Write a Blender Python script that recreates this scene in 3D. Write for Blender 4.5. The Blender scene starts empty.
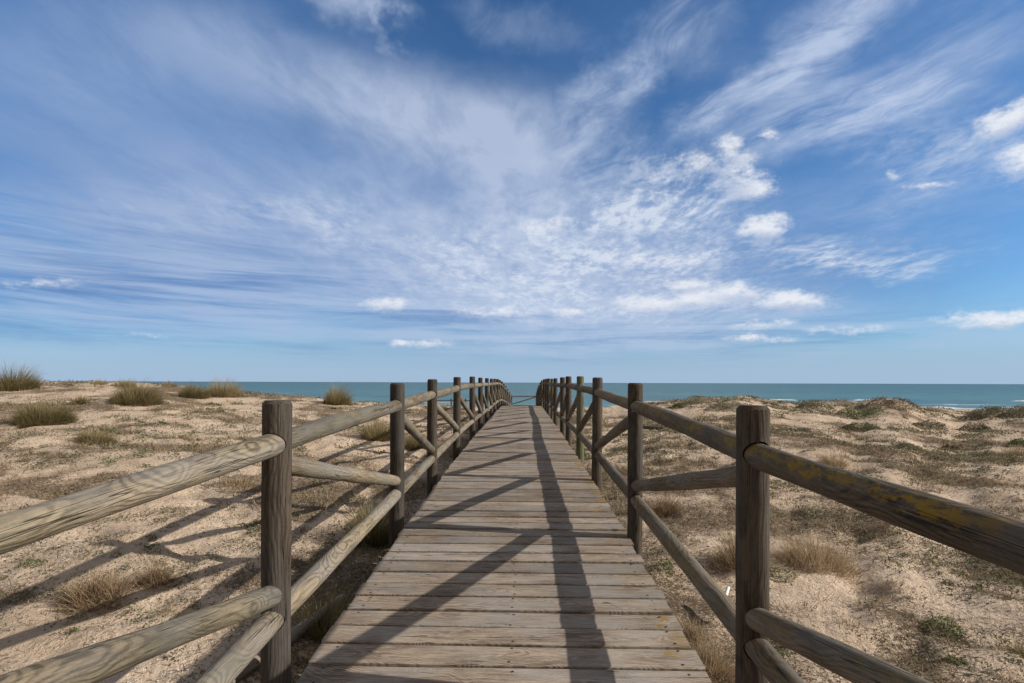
import bpy, bmesh, math, random
import numpy as np
from mathutils import Vector, Matrix

random.seed(7)
rng = np.random.default_rng(11)
C = bpy.context.scene.collection
R = math.radians
FPX = 500.0          # focal length in picture widths/1024
VX, HY = 523.0, 383.0

# ------------------------------------------------------------------ camera
cam_d = bpy.data.cameras.new('camera')
cam = bpy.data.objects.new('camera', cam_d)
C.objects.link(cam)
cam_d.sensor_width = 36.0
cam_d.lens = FPX / 1024 * 36
cam_d.shift_y = 41.0 / 1024
cam_d.clip_start = 0.05
cam_d.clip_end = 60000
cam.matrix_world = (Matrix.Rotation(math.atan(11 / FPX), 4, 'Z') @ Matrix.Rotation(R(90), 4, 'X')
                    @ Matrix.Rotation(R(0.18), 4, 'Z'))
bpy.context.scene.camera = cam

# ------------------------------------------------------------------ light
SUN_DIR = Vector((1.92, -0.24, 1.0)).normalized()      # towards the sun
sun_el = math.asin(SUN_DIR.z)
sun_az = math.atan2(SUN_DIR.x, SUN_DIR.y)               # clockwise from +Y
sd = bpy.data.lights.new('sun', 'SUN')
sd.energy = 4.9
sd.angle = R(0.5)
sd.color = (1.0, 0.94, 0.85)
so = bpy.data.objects.new('sun', sd)
C.objects.link(so)
so.rotation_euler = SUN_DIR.to_track_quat('Z', 'Y').to_euler()

vs = bpy.context.scene.view_settings
vs.view_transform = 'Standard'
vs.look = 'None'
vs.exposure = 0.0
vs.gamma = 1.0
vs.use_curve_mapping = False


# ------------------------------------------------------------------ node helper
def lin(r, g, b):
    f = lambda c: (c / 255 / 12.92) if c / 255 <= 0.04045 else ((c / 255 + 0.055) / 1.055) ** 2.4
    return (f(r), f(g), f(b), 1.0)


class N:
    def __init__(s, tree):
        s.t = tree
        s.n = tree.nodes
        s.l = tree.links

    def new(s, kind, **kw):
        nd = s.n.new(kind)
        for k, v in kw.items():
            setattr(nd, k, v)
        return nd

    def put(s, nd, sock, v):
        if v is None:
            return
        if isinstance(v, bpy.types.NodeSocket):
            s.l.new(v, nd.inputs[sock])
        else:
            nd.inputs[sock].default_value = v

    def m(s, op, a, b=None, c=None, clamp=False):
        nd = s.new('ShaderNodeMath', operation=op, use_clamp=clamp)
        s.put(nd, 0, a)
        s.put(nd, 1, b)
        s.put(nd, 2, c)
        return nd.outputs[0]

    def vm(s, op, a, b=None, out=0):
        nd = s.new('ShaderNodeVectorMath', operation=op)
        s.put(nd, 0, a)
        s.put(nd, 1, b)
        return nd.outputs[out]

    def dot(s, a, b):
        nd = s.new('ShaderNodeVectorMath', operation='DOT_PRODUCT')
        s.put(nd, 0, a)
        s.put(nd, 1, b)
        return nd.outputs['Value']

    def xyz(s, x=0.0, y=0.0, z=0.0):
        nd = s.new('ShaderNodeCombineXYZ')
        s.put(nd, 0, x)
        s.put(nd, 1, y)
        s.put(nd, 2, z)
        return nd.outputs[0]

    def sep(s, v):
        nd = s.new('ShaderNodeSeparateXYZ')
        s.put(nd, 0, v)
        return nd.outputs

    def noise(s, vec, scale, detail=3.0, rough=0.55, dist=0.0, out=0):
        nd = s.new('ShaderNodeTexNoise')
        s.put(nd, 'Vector', vec)
        s.put(nd, 'Scale', scale)
        s.put(nd, 'Detail', detail)
        s.put(nd, 'Roughness', rough)
        s.put(nd, 'Distortion', dist)
        return nd.outputs[out]

    def mr(s, v, a, b, c=0.0, d=1.0, smooth=True):
        nd = s.new('ShaderNodeMapRange', interpolation_type='SMOOTHSTEP' if smooth else 'LINEAR')
        s.put(nd, 'Value', v)
        s.put(nd, 'From Min', a)
        s.put(nd, 'From Max', b)
        s.put(nd, 'To Min', c)
        s.put(nd, 'To Max', d)
        return nd.outputs[0]

    def mix(s, f, a, b, blend='MIX'):
        nd = s.new('ShaderNodeMix', data_type='RGBA', blend_type=blend, clamp_factor=True)
        s.put(nd, 0, f)
        s.put(nd, 6, a)
        s.put(nd, 7, b)
        return nd.outputs[2]

    def scale(s, v, sc):
        return s.vm('MULTIPLY', v, sc)


# ------------------------------------------------------------------ sky
def make_world():
    w = bpy.data.worlds.new('World')
    bpy.context.scene.world = w
    w.use_nodes = True
    t = w.node_tree
    t.nodes.clear()
    k = N(t)
    out = k.new('ShaderNodeOutputWorld')
    bg = k.new('ShaderNodeBackground')
    STR = 0.10
    bg.inputs['Strength'].default_value = STR
    k.l.new(bg.outputs[0], out.inputs[0])
    sky = k.new('ShaderNodeTexSky', sky_type='NISHITA')
    sky.sun_disc = False
    sky.sun_elevation = sun_el
    sky.sun_rotation = sun_az
    sky.altitude = 0
    sky.air_density = 1.0
    sky.dust_density = 0.6
    sky.ozone_density = 2.5
    base = k.mix(1.0, sky.outputs[0], (0.53, 0.89, 1.21, 1), 'MULTIPLY')
    tc = k.new('ShaderNodeTexCoord')
    d = tc.outputs['Generated']
    x, y, z = k.sep(d)
    zc = k.m('MAXIMUM', z, 0.0)
    A = k.m('ARCTAN2', x, y)
    hyp = k.m('SQRT', k.m('ADD', k.m('MULTIPLY', x, x), k.m('MULTIPLY', y, y)))
    E = k.m('ARCTAN2', z, hyp)
    AE1 = k.xyz(A, E, 1.0)
    den = k.m('ADD', zc, 0.07)
    P = k.xyz(k.m('DIVIDE', x, den), k.m('DIVIDE', y, den), 0.0)
    warp = k.noise(P, 1.3, 3, 0.5, out=1)
    Pw = k.vm('ADD', P, k.scale(k.vm('SUBTRACT', warp, (0.5, 0.5, 0.5)), (0.7, 0.7, 0.7)))

    def ae(px, py):
        u = (px - VX) / FPX
        v = (HY - py) / FPX
        a = math.atan(u)
        return np.array([a, math.atan2(v, math.hypot(u, 1))])

    # wobble the masks so no ellipse shows
    wob = k.vm('SUBTRACT', k.noise(k.scale(AE1, (1, 1.6, 0)), 7.0, 4, 0.6, out=1), (0.5, 0.5, 0.5))
    wobL = k.scale(wob, (0.22, 0.12, 0))
    AEw = k.vm('ADD', AE1, wobL)
    wobF = k.vm('SUBTRACT', k.noise(k.scale(AE1, (1, 1.5, 0)), 38.0, 4, 0.6, out=1), (0.5, 0.5, 0.5))
    AEs = k.vm('ADD', AE1, k.scale(wobF, (0.035, 0.022, 0)))

    def blob(px, py, rx, ry, rot, amp=1.0, src=AEw, soft=0.0, both=False):
        c = ae(px, py)
        J = np.stack([(ae(px + 1, py) - ae(px - 1, py)) / 2, (ae(px, py + 1) - ae(px, py - 1)) / 2], axis=1)
        a = R(rot)
        # unit vectors of ellipse axes in picture (y down), rot counter-clockwise
        ex = np.array([math.cos(a), -math.sin(a)])
        ey = np.array([math.sin(a), math.cos(a)])
        M = np.stack([ex / rx, ey / ry]) @ np.linalg.inv(J)
        q1 = k.dot(src, (M[0, 0], M[0, 1], float(-M[0] @ c)))
        q2 = k.dot(src, (M[1, 0], M[1, 1], float(-M[1] @ c)))
        r = k.m('SQRT', k.m('ADD', k.m('MULTIPLY', q1, q1), k.m('MULTIPLY', q2, q2)))
        v = k.mr(r, 1.0, soft, 0.0, amp)
        return (v, q2) if both else v

    def total(lst, **kw):
        s = None
        for b in lst:
            v = blob(*b, **kw)
            s = v if s is None else k.m('ADD', s, v)
        return s

    # 1 broad soft veil
    vn = k.noise(k.scale(Pw, (1.0, 0.55, 1.0)), 1.5, 6, 0.58)
    vn2 = k.noise(k.scale(P, (1.0, 0.5, 1.0)), 5.0, 5, 0.62, 0.3)
    veil_m = total([
        (130, 130, 520, 260, -12, 1.15), (400, 240, 360, 150, 4, 0.85), (560, 290, 320, 100, 2, 0.8), (100, 280, 420, 90, 0, 0.8),
        (700, 270, 260, 90, 0, 0.6), (860, 240, 260, 130, 12, 0.42), (960, 70, 190, 110, 20, 0.55), (620, 60, 90, 90, 40, 0.15),
    ])
    veil = k.m('MULTIPLY', veil_m, k.mr(vn, 0.24, 0.56, 0.72, 1.0))
    veil = k.m('MULTIPLY', veil, k.mr(vn2, 0.25, 0.6, 0.72, 1.0))
    veil = k.m('MULTIPLY', veil, 0.80, clamp=True)
    # the bright smooth band sweeping down from the upper left, sharp upper edge and long soft foot
    AEb = k.vm('ADD', AE1, k.scale(wob, (0.10, 0.05, 0)))
    band_m = None
    for b_ in [
        (270, 80, 220, 70, -14, 0.55), (420, 120, 190, 72, -17, 1.0), (505, 140, 100, 80, -38, 0.8), (200, 20, 120, 55, -20, 0.3), (520, 195, 90, 80, 0, 0.45),
        (150, 150, 240, 80, -10, 0.22), (350, 225, 290, 75, -8, 0.62), (120, 210, 200, 50, -8, 0.3), (560, 250, 260, 85, 4, 0.75), (620, 312, 270, 50, 0, 0.75), (430, 290, 260, 50, 0, 0.45),
        (60, 60, 180, 100, 0, 0.28), (410, 180, 200, 62, -8, 0.42), (500, 340, 330, 22, 0, 0.4),
    ]:
        v_ = blob(*b_, src=AEb)
        band_m = v_ if band_m is None else k.m('ADD', band_m, v_)
    band = k.m('MULTIPLY', band_m, k.mr(vn, 0.25, 0.60, 0.80, 1.0))
    band = k.m('MULTIPLY', band, k.mr(vn2, 0.3, 0.66, 0.60, 1.08), clamp=True)
    # layered horizontal streaks low down
    sn = k.noise(k.xyz(k.m('MULTIPLY', A, 1.0), k.m('MULTIPLY', E, 14.0), 4.3), 1.6, 3, 0.5)
    st = k.noise(k.xyz(k.m('MULTIPLY', A, 1.7), k.m('ADD', k.m('MULTIPLY', E, 34.0), k.m('MULTIPLY', sn, 1.5)), 0.3), 1.7, 5, 0.62, 0.15)
    st_m = total([(120, 275, 520, 120, 0, 1.1), (480, 318, 370, 62, 0, 1.2), (900, 335, 320, 36, 0, 0.7), (640, 340, 330, 30, 0, 0.9)])
    streak = k.m('MULTIPLY', st_m, k.mr(k.m('ADD', k.m('MULTIPLY', st, 0.7), k.m('MULTIPLY', sn, 0.3)), 0.40, 0.62), clamp=True)
    gapd = k.m('MULTIPLY', st_m, k.mr(k.m('ADD', k.m('MULTIPLY', st, 0.5), k.m('MULTIPLY', sn, 0.5)), 0.50, 0.36), clamp=True)
    # 2 rippled altocumulus
    Pr = k.vm('ADD', P, k.scale(k.vm('SUBTRACT', warp, (0.5, 0.5, 0.5)), (0.22, 0.22, 0.0)))
    rp = k.noise(k.scale(Pr, (1.0, 0.50, 1.0)), 6.0, 6, 0.68, 0.15)
    rp3 = k.noise(k.scale(Pr, (1.0, 0.62, 1.0)), 17.0, 4, 0.62, 0.2)
    rp = k.m('ADD', k.m('MULTIPLY', rp, 0.62), k.m('MULTIPLY', rp3, 0.38))
    rp2 = k.noise(k.scale(Pr, (1.0, 0.8, 1.0)), 2.2, 4, 0.55)
    rip_m = total([
        (590, 235, 250, 72, 10, 0.9), (400, 235, 280, 50, -6, 0.55), (660, 190, 140, 58, 12, 0.75), (740, 262, 260, 28, 3, 0.9), (560, 265, 220, 50, 3, 0.55),
        (520, 295, 230, 50, 0, 0.6), (660, 305, 230, 36, 0, 0.75), (850, 262, 120, 18, 2, 0.8), (945, 160, 140, 60, 25, 0.65),
        (620, 215, 100, 76, 20, 0.35), (320, 222, 130, 30, -10, 0.35), (180, 215, 180, 26, -5, 0.25), (860, 140, 110, 40, 14, 0.55), (590, 150, 80, 70, 20, 0.4),
    ])
    rip = k.m('MULTIPLY', rip_m, k.mr(rp, 0.38, 0.70, 0.08, 1.15), clamp=True)
    rip = k.m('MULTIPLY', rip, k.mr(rp2, 0.30, 0.56, 0.25, 1.0))
    # 3 cirrus, drawn out along the wind
    ca = R(25)
    along = k.dot(Pw, (-math.sin(ca), math.cos(ca), 0))
    across = k.dot(Pw, (math.cos(ca), math.sin(ca), 0))
    ci = k.noise(k.xyz(k.m('MULTIPLY', across, 2.2), k.m('MULTIPLY', along, 1.0), 0.0), 2.3, 6, 0.68, 0.25)
    cir_m = total([
        (845, 25, 130, 48, 33, 0.85), (765, 85, 110, 34, 27, 0.8), (700, 115, 80, 34, 35, 0.6), (640, 50, 110, 40, 48, 0.85),
        (612, 95, 70, 50, 60, 0.65), (820, 120, 160, 52, 14, 0.85), (905, 95, 130, 50, 25, 0.6), (570, 145, 90, 70, -50, 0.5),
        (345, 8, 80, 32, -20, 0.8), (383, 28, 44, 14, -58, 0.6), (990, 30, 110, 60, 20, 0.4), (700, 30, 80, 50, 50, 0.45), (520, 30, 110, 34, -20, 0.3),
        (600, 180, 90, 60, 20, 0.35), (800, 60, 180, 90, 30, 0.2), (900, 200, 160, 60, 10, 0.35),
    ])
    cir = k.m('MULTIPLY', cir_m, k.mr(ci, 0.28, 0.74, 0.10, 1.15), clamp=True)
    # 4 small cumulus, ragged edges and grey undersides
    cn = k.noise(k.scale(AE1, (1, 1.7, 0)), 17.0, 6, 0.70)
    cums = [
        (761, 229, 46, 30, 0, 1.0), (735, 172, 54, 40, -35, 0.85), (728, 152, 36, 28, 0, 0.75), (748, 190, 50, 22, 0, 0.75), (764, 139, 26, 16, 0, 0.6),
        (705, 298, 95, 24, 3, 0.95), (785, 301, 70, 20, 0, 1.05), (658, 304, 80, 20, 0, 0.85), (730, 292, 60, 20, 0, 0.85),
        (757, 325, 56, 12, 0, 0.75), (760, 338, 70, 9, 0, 0.65), (845, 330, 95, 12, 0, 0.72),
        (1002, 122, 80, 28, 22, 0.9), (1018, 164, 74, 32, 18, 1.0), (918, 189, 46, 10, 5, 0.7), (885, 176, 20, 16, 0, 0.55),
        (985, 320, 130, 18, 3, 0.9), (388, 305, 56, 15, 0, 0.75), (418, 344, 66, 9, 0, 0.7), (500, 312, 80, 11, 0, 0.68), (690, 285, 80, 14, 8, 0.65),
        (140, 336, 60, 5, 0, 0.5), (690, 165, 70, 24, 0, 0.68), (20, 283, 100, 12, 0, 0.55), (580, 312, 90, 10, 0, 0.6), (650, 262, 90, 20, 0, 0.62),
        (545, 225, 70, 18, 10, 0.58),
    ]
    cm = None
    under = None
    for c in cums:
        v, q2 = blob(*c, src=AEs, both=True)
        u = k.m('MULTIPLY', v, k.m('MAXIMUM', q2, 0.0))
        cm = v if cm is None else k.m('MAXIMUM', cm, v)
        under = u if under is None else k.m('MAXIMUM', under, u)
    cdens = k.m('ADD', k.m('MULTIPLY', cm, 1.0), k.m('MULTIPLY', k.m('SUBTRACT', cn, 0.5), 2.4))
    cum = k.m('MULTIPLY', k.mr(cdens, 0.15, 1.05), k.mr(cm, 0.0, 0.55))
    cum = k.m('MULTIPLY', cum, 0.92)
    shade = k.m('MULTIPLY', k.mr(k.m('ADD', under, k.m('MULTIPLY', k.m('SUBTRACT', cn, 0.5), 0.5)), 0.02, 0.40), 0.85)

    sc = 1 / STR

    def col(r, g, b):
        c = lin(r, g, b)
        return (c[0] * sc, c[1] * sc, c[2] * sc, 1)
    h = k.mr(E, 0.0, 0.20, 1.0, 0.0)
    cur = k.mix(k.m('MULTIPLY', h, 0.62), base, col(156, 188, 222))
    cur = k.mix(veil, cur, col(112, 147, 197))
    cur = k.mix(k.m('MULTIPLY', gapd, 0.55), cur, col(84, 130, 188))
    cur = k.mix(k.m('MULTIPLY', band, 0.76), cur, col(192, 205, 229))
    cur = k.mix(k.m('MULTIPLY', streak, 0.60), cur, col(182, 200, 227))
    cur = k.mix(k.m('MULTIPLY', cir, 0.78), cur, col(198, 212, 236))
    cur = k.mix(k.m('MULTIPLY', rip, 0.86), cur, col(216, 225, 240))
    cur = k.mix(k.mr(E, 0.085, 0.0, 0.0, 0.85), cur, col(166, 190, 216))
    cc = k.mix(shade, col(238, 241, 247), col(142, 165, 204))
    cur = k.mix(cum, cur, cc)
    # added overcast outside the view, overhead, sideways and behind, to neutralise blue shadows
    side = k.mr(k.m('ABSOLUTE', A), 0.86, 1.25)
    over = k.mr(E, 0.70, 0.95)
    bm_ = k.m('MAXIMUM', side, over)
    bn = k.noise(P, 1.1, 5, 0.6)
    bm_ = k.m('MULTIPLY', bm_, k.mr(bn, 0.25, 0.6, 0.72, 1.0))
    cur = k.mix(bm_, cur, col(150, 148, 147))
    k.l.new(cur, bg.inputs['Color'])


make_world()


# ------------------------------------------------------------------ helpers: noise, terrain
def _hash(ix, iy, s):
    h = (ix.astype(np.int64) * 374761393 + iy.astype(np.int64) * 668265263 + s * 1442695041) & 0x7fffffff
    h = ((h ^ (h >> 13)) * 1274126177) & 0x7fffffff
    h = (h ^ (h >> 16)) & 0xffff
    return h / 65535.0


def vnoise(x, y, s=0):
    ix = np.floor(x)
    iy = np.floor(y)
    fx = x - ix
    fy = y - iy
    fx = fx * fx * (3 - 2 * fx)
    fy = fy * fy * (3 - 2 * fy)
    ix = ix.astype(np.int64)
    iy = iy.astype(np.int64)
    a = _hash(ix, iy, s)
    b = _hash(ix + 1, iy, s)
    c = _hash(ix, iy + 1, s)
    d = _hash(ix + 1, iy + 1, s)
    return a + (b - a) * fx + (c - a) * fy + (a - b - c + d) * fx * fy


def fbm(x, y, s=0, oct=4, rough=0.5):
    v = 0
    a = 1.0
    t = 0
    for o in range(oct):
        v = v + a * vnoise(x * 2 ** o + o * 17.3, y * 2 ** o - o * 9.1, s + o)
        t += a
        a *= rough
    return v / t          # 0..1


DY = np.array([-4, 1.93, 3.93, 5.9, 7.9, 9.9, 12, 14, 18, 21, 22.5, 24, 26, 28.6, 32, 38.7, 60])
DZ = np.array([-1.56, -1.29, -1.20, -1.14, -1.105, -1.085, -1.07, -1.06, -1.05, -1.045, -1.06, -1.12, -1.24, -1.42, -1.66, -2.10, -2.6])


def drift(y):
    return 0.16 * (np.maximum(np.asarray(y, float) - 22, 0) / 16.7) ** 2


def deckz(y):
    return (np.interp(y - 0.7, DY, DZ) + np.interp(y, DY, DZ) + np.interp(y + 0.7, DY, DZ)) / 3


SL = np.array([[-400, 388], [-200, 386], [-60, 384], [24, 383.5], [98, 384.2], [161, 386], [200, 390], [244, 394.5], [273, 396.5], [312, 399.5], [351, 403], [400, 404.5], [450, 408],
               [500, 411], [560, 411], [610, 406], [640, 402.5], [661, 399.5], [677, 399], [695, 397], [722, 397], [736, 395], [745, 395.5], [767, 399.5], [792, 402],
               [810, 400.5], [835, 403], [854, 406.5], [872, 402.5], [887, 401.5], [903, 403], [917, 407.5], [926, 406.5], [940, 408.5], [948, 410.5], [966, 410.5],
               [975, 408], [984, 407], [993, 407.5], [1007, 406], [1024, 407], [1150, 404], [1400, 402]])
HUM = []          # hummocks: x, y, radius x, radius y, height


def terrain(x, y):
    x = np.asarray(x, float)
    y = np.asarray(y, float)
    yy = np.maximum(y, 0.5)
    px = VX + FPX * x / np.maximum(yy, np.abs(x) / 2.0)
    left = px < 512
    ridge = np.where(left, 20.0, 25.0)
    bl = np.clip((px - 380) / 240, 0, 1)
    ridge = 20.0 + 5.0 * bl
    sk = np.interp(px, SL[:, 0], SL[:, 1])
    zr = -(sk - HY) / FPX * ridge
    t = np.clip((y - 1.5) / (ridge - 1.5), 0, 1)
    wl = np.clip(-x / 3, 0, 1)
    near = -1.74 + 0.0 * x
    up = t ** 0.9 * (1 - 0.35 * (1 - t) * t * 4 * 0.5)
    zc = near + (zr - near) * up
    # beyond the ridge: down to the beach and under the sea
    b = np.clip((y - ridge) / (70.0 - ridge), 0, 1)
    back = zr + (-3.62 - zr) * (1 - (1 - b) ** 2.2)
    back = np.where(y > 70, -3.62 - (y - 70) * 0.033, back)
    z = np.where(y > ridge, back, zc)
    # lumps
    near_w = np.clip((np.hypot(x, y) - 1) / 10, 0.15, 1)
    rough_w = np.where(y > ridge, np.clip(1 - (y - ridge) / 30, 0.05, 1), 1)
    z = z + (fbm(x / 3.2, y / 3.2, 3, 3) - 0.55) * 0.42 * near_w * rough_w * np.clip(1.15 - t, 0.3, 1)
    z = z + (fbm(x / 0.7, y / 0.7, 8, 4, 0.6) - 0.5) * 0.14 * rough_w
    z = z + (vnoise(x / 0.13, y / 0.13, 21) - 0.5) * 0.026 + (vnoise(x / 0.06, y / 0.06, 27) - 0.5) * 0.008
    hol = fbm(x / 0.42, y / 0.42, 61, 2)
    z = z - np.clip((hol - 0.52) / 0.3, 0, 1) ** 1.3 * 0.06 * rough_w
    for hx, hy, rx, ry, hh in HUM:
        z = z + hh * np.exp(-(((x - hx) / rx) ** 2 + ((y - hy) / ry) ** 2))
    # keep below the walkway
    wdeck = np.clip(1 - (np.abs(x + 0.08) - 1.25) / 1.3, 0, 1)
    lim = deckz(y) - 0.36
    z = np.where(y < 45, z + wdeck * (np.minimum(z, lim) - z), z)
    return z


def pix(px, py):
    """point of the ground seen at a picture position"""
    ys = np.concatenate([np.arange(0.8, 12, 0.02), np.arange(12, 90, 0.05)])
    u = (px - VX) / FPX
    zz = (HY - py) / FPX * ys
    g = terrain(u * ys, ys)
    i = np.argmax(zz <= g) if np.any(zz <= g) else len(ys) - 1
    yy = ys[i]
    return Vector((u * yy, yy, float(g[i])))


# dune hummocks seen to the right and left, laid on the plain dune
for hx, hy, rx, ry, hh in [(15.5, 23.5, 1.3, 1.2, 0.35), (19.8, 19.5, 1.5, 1.2, 0.50), (18.0, 17.2, 1.1, 0.9, 0.35), (8.6, 20.5, 1.2, 1.0, 0.2), (13.2, 18.5, 1.3, 0.9, 0.28),
                           (22.5, 21, 1.6, 1.2, 0.4), (-15, 12.5, 1.4, 1.0, 0.2), (-11.5, 14.5, 1.5, 1.0, 0.22), (-9, 9, 1.5, 1.0, 0.12), (17.0, 23.0, 1.0, 0.9, 0.25)]:
    HUM.append((hx, hy, rx, ry, hh))


def mesh_np(name, verts, faces_list, mats, parent=None, smooth=False, tones=None, mat_idx=None):
    """verts (n,3); faces (m,k) array; tones per face"""
    me = bpy.data.meshes.new(name)
    verts = np.asarray(verts, np.float32)
    faces = np.asarray(faces_list, np.int32)
    m, kk = faces.shape
    me.vertices.add(len(verts))
    me.vertices.foreach_set('co', verts.ravel())
    me.loops.add(m * kk)
    me.loops.foreach_set('vertex_index', faces.ravel())
    me.polygons.add(m)
    me.polygons.foreach_set('loop_start', np.arange(0, m * kk, kk, dtype=np.int32))
    me.polygons.foreach_set('loop_total', np.full(m, kk, np.int32))
    me.polygons.foreach_set('use_smooth', np.full(m, smooth))
    if mat_idx is not None:
        me.polygons.foreach_set('material_index', np.asarray(mat_idx, np.int32))
    me.update(calc_edges=True)
    if tones is not None:
        at = me.attributes.new('tone', 'FLOAT', 'FACE')
        at.data.foreach_set('value', np.asarray(tones, np.float32))
    for mt in (mats if isinstance(mats, (list, tuple)) else [mats]):
        me.materials.append(mt)
    o = bpy.data.objects.new(name, me)
    C.objects.link(o)
    o.parent = parent
    return o


def tag(o, label=None, cat=None, group=None, kind=None):
    if label:
        o['label'] = label
    if cat:
        o['category'] = cat
    if group:
        o['group'] = group
    if kind:
        o['kind'] = kind
    return o


def empty(name, loc):
    o = bpy.data.objects.new(name, None)
    o.location = loc
    o.empty_display_size = 0.2
    C.objects.link(o)
    return o


# ------------------------------------------------------------------ materials
def new_mat(name):
    m = bpy.data.materials.new(name)
    m.use_nodes = True
    t = m.node_tree
    t.nodes.clear()
    k = N(t)
    out = k.new('ShaderNodeOutputMaterial')
    b = k.new('ShaderNodeBsdfPrincipled')
    k.l.new(b.outputs[0], out.inputs[0])
    return m, k, b


def wood_mat(name, light, dark, crack=0.8, ring_amt=0.6, lichen=0.0, along='Z', rough=0.85, green=0.0, ringf=150.0, wob=1.0):
    m, k, b = new_mat(name)
    tc = k.new('ShaderNodeTexCoord')
    oi = k.new('ShaderNodeObjectInfo')
    p = tc.outputs['Object']
    if along == 'X':
        s = k.sep(p)
        at = k.new('ShaderNodeAttribute', attribute_name='tone')
        rnd = at.outputs['Fac']
        p = k.xyz(s[1], s[2], s[0])
    else:
        rnd = oi.outputs['Random']
    off = k.xyz(0.0, 0.0, k.m('MULTIPLY', rnd, 37.0))
    p2 = k.vm('ADD', p, off)
    # heart of the log wanders off the axis: cut rings show as long cathedral figures
    wz = k.noise(k.scale(p2, (0.5, 0.5, 2.2)), 1.0, 2, 0.5, out=1)
    wsub = k.scale(k.vm('SUBTRACT', wz, (0.5, 0.5, 0.5)), (0.16 * wob, 0.16 * wob, 0.0))
    w2 = k.noise(k.scale(p2, (9, 9, 3.2)), 1.0, 3, 0.5, out=1)
    w2s = k.scale(k.vm('SUBTRACT', w2, (0.5, 0.5, 0.5)), (0.022 * wob, 0.022 * wob, 0.0))
    base_off = k.xyz(k.m('MULTIPLY', k.m('SUBTRACT', rnd, 0.5), 0.10), 0.03, 0.0)
    q = k.vm('ADD', k.vm('ADD', k.vm('ADD', p, wsub), w2s), base_off)
    s = k.sep(q)
    if along == 'X':
        # plank: seen from above; rings cut by a tilted plane
        yy = k.m('ADD', s[0], k.m('MULTIPLY', rnd, 5.0))
        yy = k.m('SUBTRACT', k.m('FRACT', k.m('DIVIDE', s[0], 0.168)), 0.5)
        yy = k.m('MULTIPLY', k.m('ADD', yy, k.m('SUBTRACT', rnd, 0.5)), 0.15)
        sx = k.m('ADD', yy, k.sep(k.scale(wsub, (1.0, 1, 1)))[0])
        rad = k.m('SQRT', k.m('ADD', k.m('MULTIPLY', sx, sx), k.m('POWER', k.m('ADD', k.sep(wsub)[1], 0.03), 2.0)))
        rad = k.m('ADD', rad, k.m('MULTIPLY', k.sep(w2s)[0], 0.6))
    else:
        rad = k.m('SQRT', k.m('ADD', k.m('MULTIPLY', s[0], s[0]), k.m('MULTIPLY', s[1], s[1])))
    rings = k.m('SINE', k.m('MULTIPLY', rad, ringf * 6.28))
    rings = k.mr(rings, -0.9, 1.0)
    rings = k.m('POWER', rings, 1.8)
    fine = k.noise(k.scale(p2, (1, 1, 0.06)), 330.0, 4, 0.7)
    med = k.noise(k.scale(p2, (1, 1, 0.07)), 75.0, 5, 0.68)
    blot = k.noise(k.scale(p2, (1, 1, 0.35)), 9.0, 4, 0.6)
    crk = k.noise(k.scale(p2, (1, 1, 0.018)), 46.0, 2, 0.4, 0.25)
    crkm = k.mr(k.m('ABSOLUTE', k.m('SUBTRACT', crk, 0.5)), 0.0, 0.009 + 0.006 * (crack > 0.95), 1.0, 0.0)
    crkm = k.m('MULTIPLY', crkm, k.mr(k.noise(k.scale(p2, (1, 1, 0.3)), 7.0, 2), 0.45, 0.54))
    # knots
    vo = k.new('ShaderNodeTexVoronoi', feature='F1')
    k.put(vo, 'Vector', k.vm('ADD', k.scale(p2, (1, 1, 0.45)), k.scale(w2s, (0.3, 0.3, 0))))
    k.put(vo, 'Scale', 4.2)
    kn = vo.outputs['Distance']
    knot = k.mr(kn, 0.035, 0.075, 1.0, 0.0)
    rfade = k.mr(k.noise(k.scale(p2, (1, 1, 0.4)), 6.0, 3), 0.35, 0.62, 0.25, 1.0)
    f = k.m('MULTIPLY', k.m('SUBTRACT', rings, 0.4), k.m('MULTIPLY', rfade, ring_amt))
    f = k.m('ADD', f, k.m('MULTIPLY', k.m('SUBTRACT', fine, 0.5), 1.7))
    f = k.m('ADD', f, k.m('MULTIPLY', k.m('SUBTRACT', med, 0.5), 1.7))
    f = k.m('ADD', f, k.m('MULTIPLY', k.m('SUBTRACT', blot, 0.5), 1.6))
    grit = k.noise(k.scale(p2, (1, 1, 0.3)), 420.0, 3, 0.7)
    f = k.m('ADD', f, k.m('MULTIPLY', k.m('SUBTRACT', grit, 0.5), 1.1))
    f = k.m('ADD', f, 0.5, clamp=True)
    c = k.mix(f, light, dark)
    # weathered grey blotches and per-piece tone
    g = k.mr(k.noise(k.scale(p2, (1, 1, 0.5)), 4.0, 3), 0.40, 0.65)
    grey = tuple([(light[0] + light[1] + light[2]) / 3 * x for x in (1.0, 0.97, 0.93)]) + (1,)
    c = k.mix(k.m('MULTIPLY', g, 0.45), c, grey)
    tone = k.m('ADD', 0.76, k.m('MULTIPLY', k.m('FRACT', k.m('MULTIPLY', rnd, 7.31)), 0.46))
    c = k.mix(1.0, c, k.xyz(tone, tone, tone), 'MULTIPLY')
    if green > 0:
        gm = k.m('MULTIPLY', k.mr(k.noise(k.scale(p2, (1, 1, 0.3)), 6.0, 3), 0.42, 0.62), green)
        c = k.mix(gm, c, (0.13, 0.15, 0.07, 1))
    c = k.mix(k.m('MULTIPLY', knot, 0.65), c, tuple(v * 0.35 for v in dark[:3]) + (1,))
    c = k.mix(k.m('MULTIPLY', crkm, crack), c, (0.018, 0.014, 0.011, 1))
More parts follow.
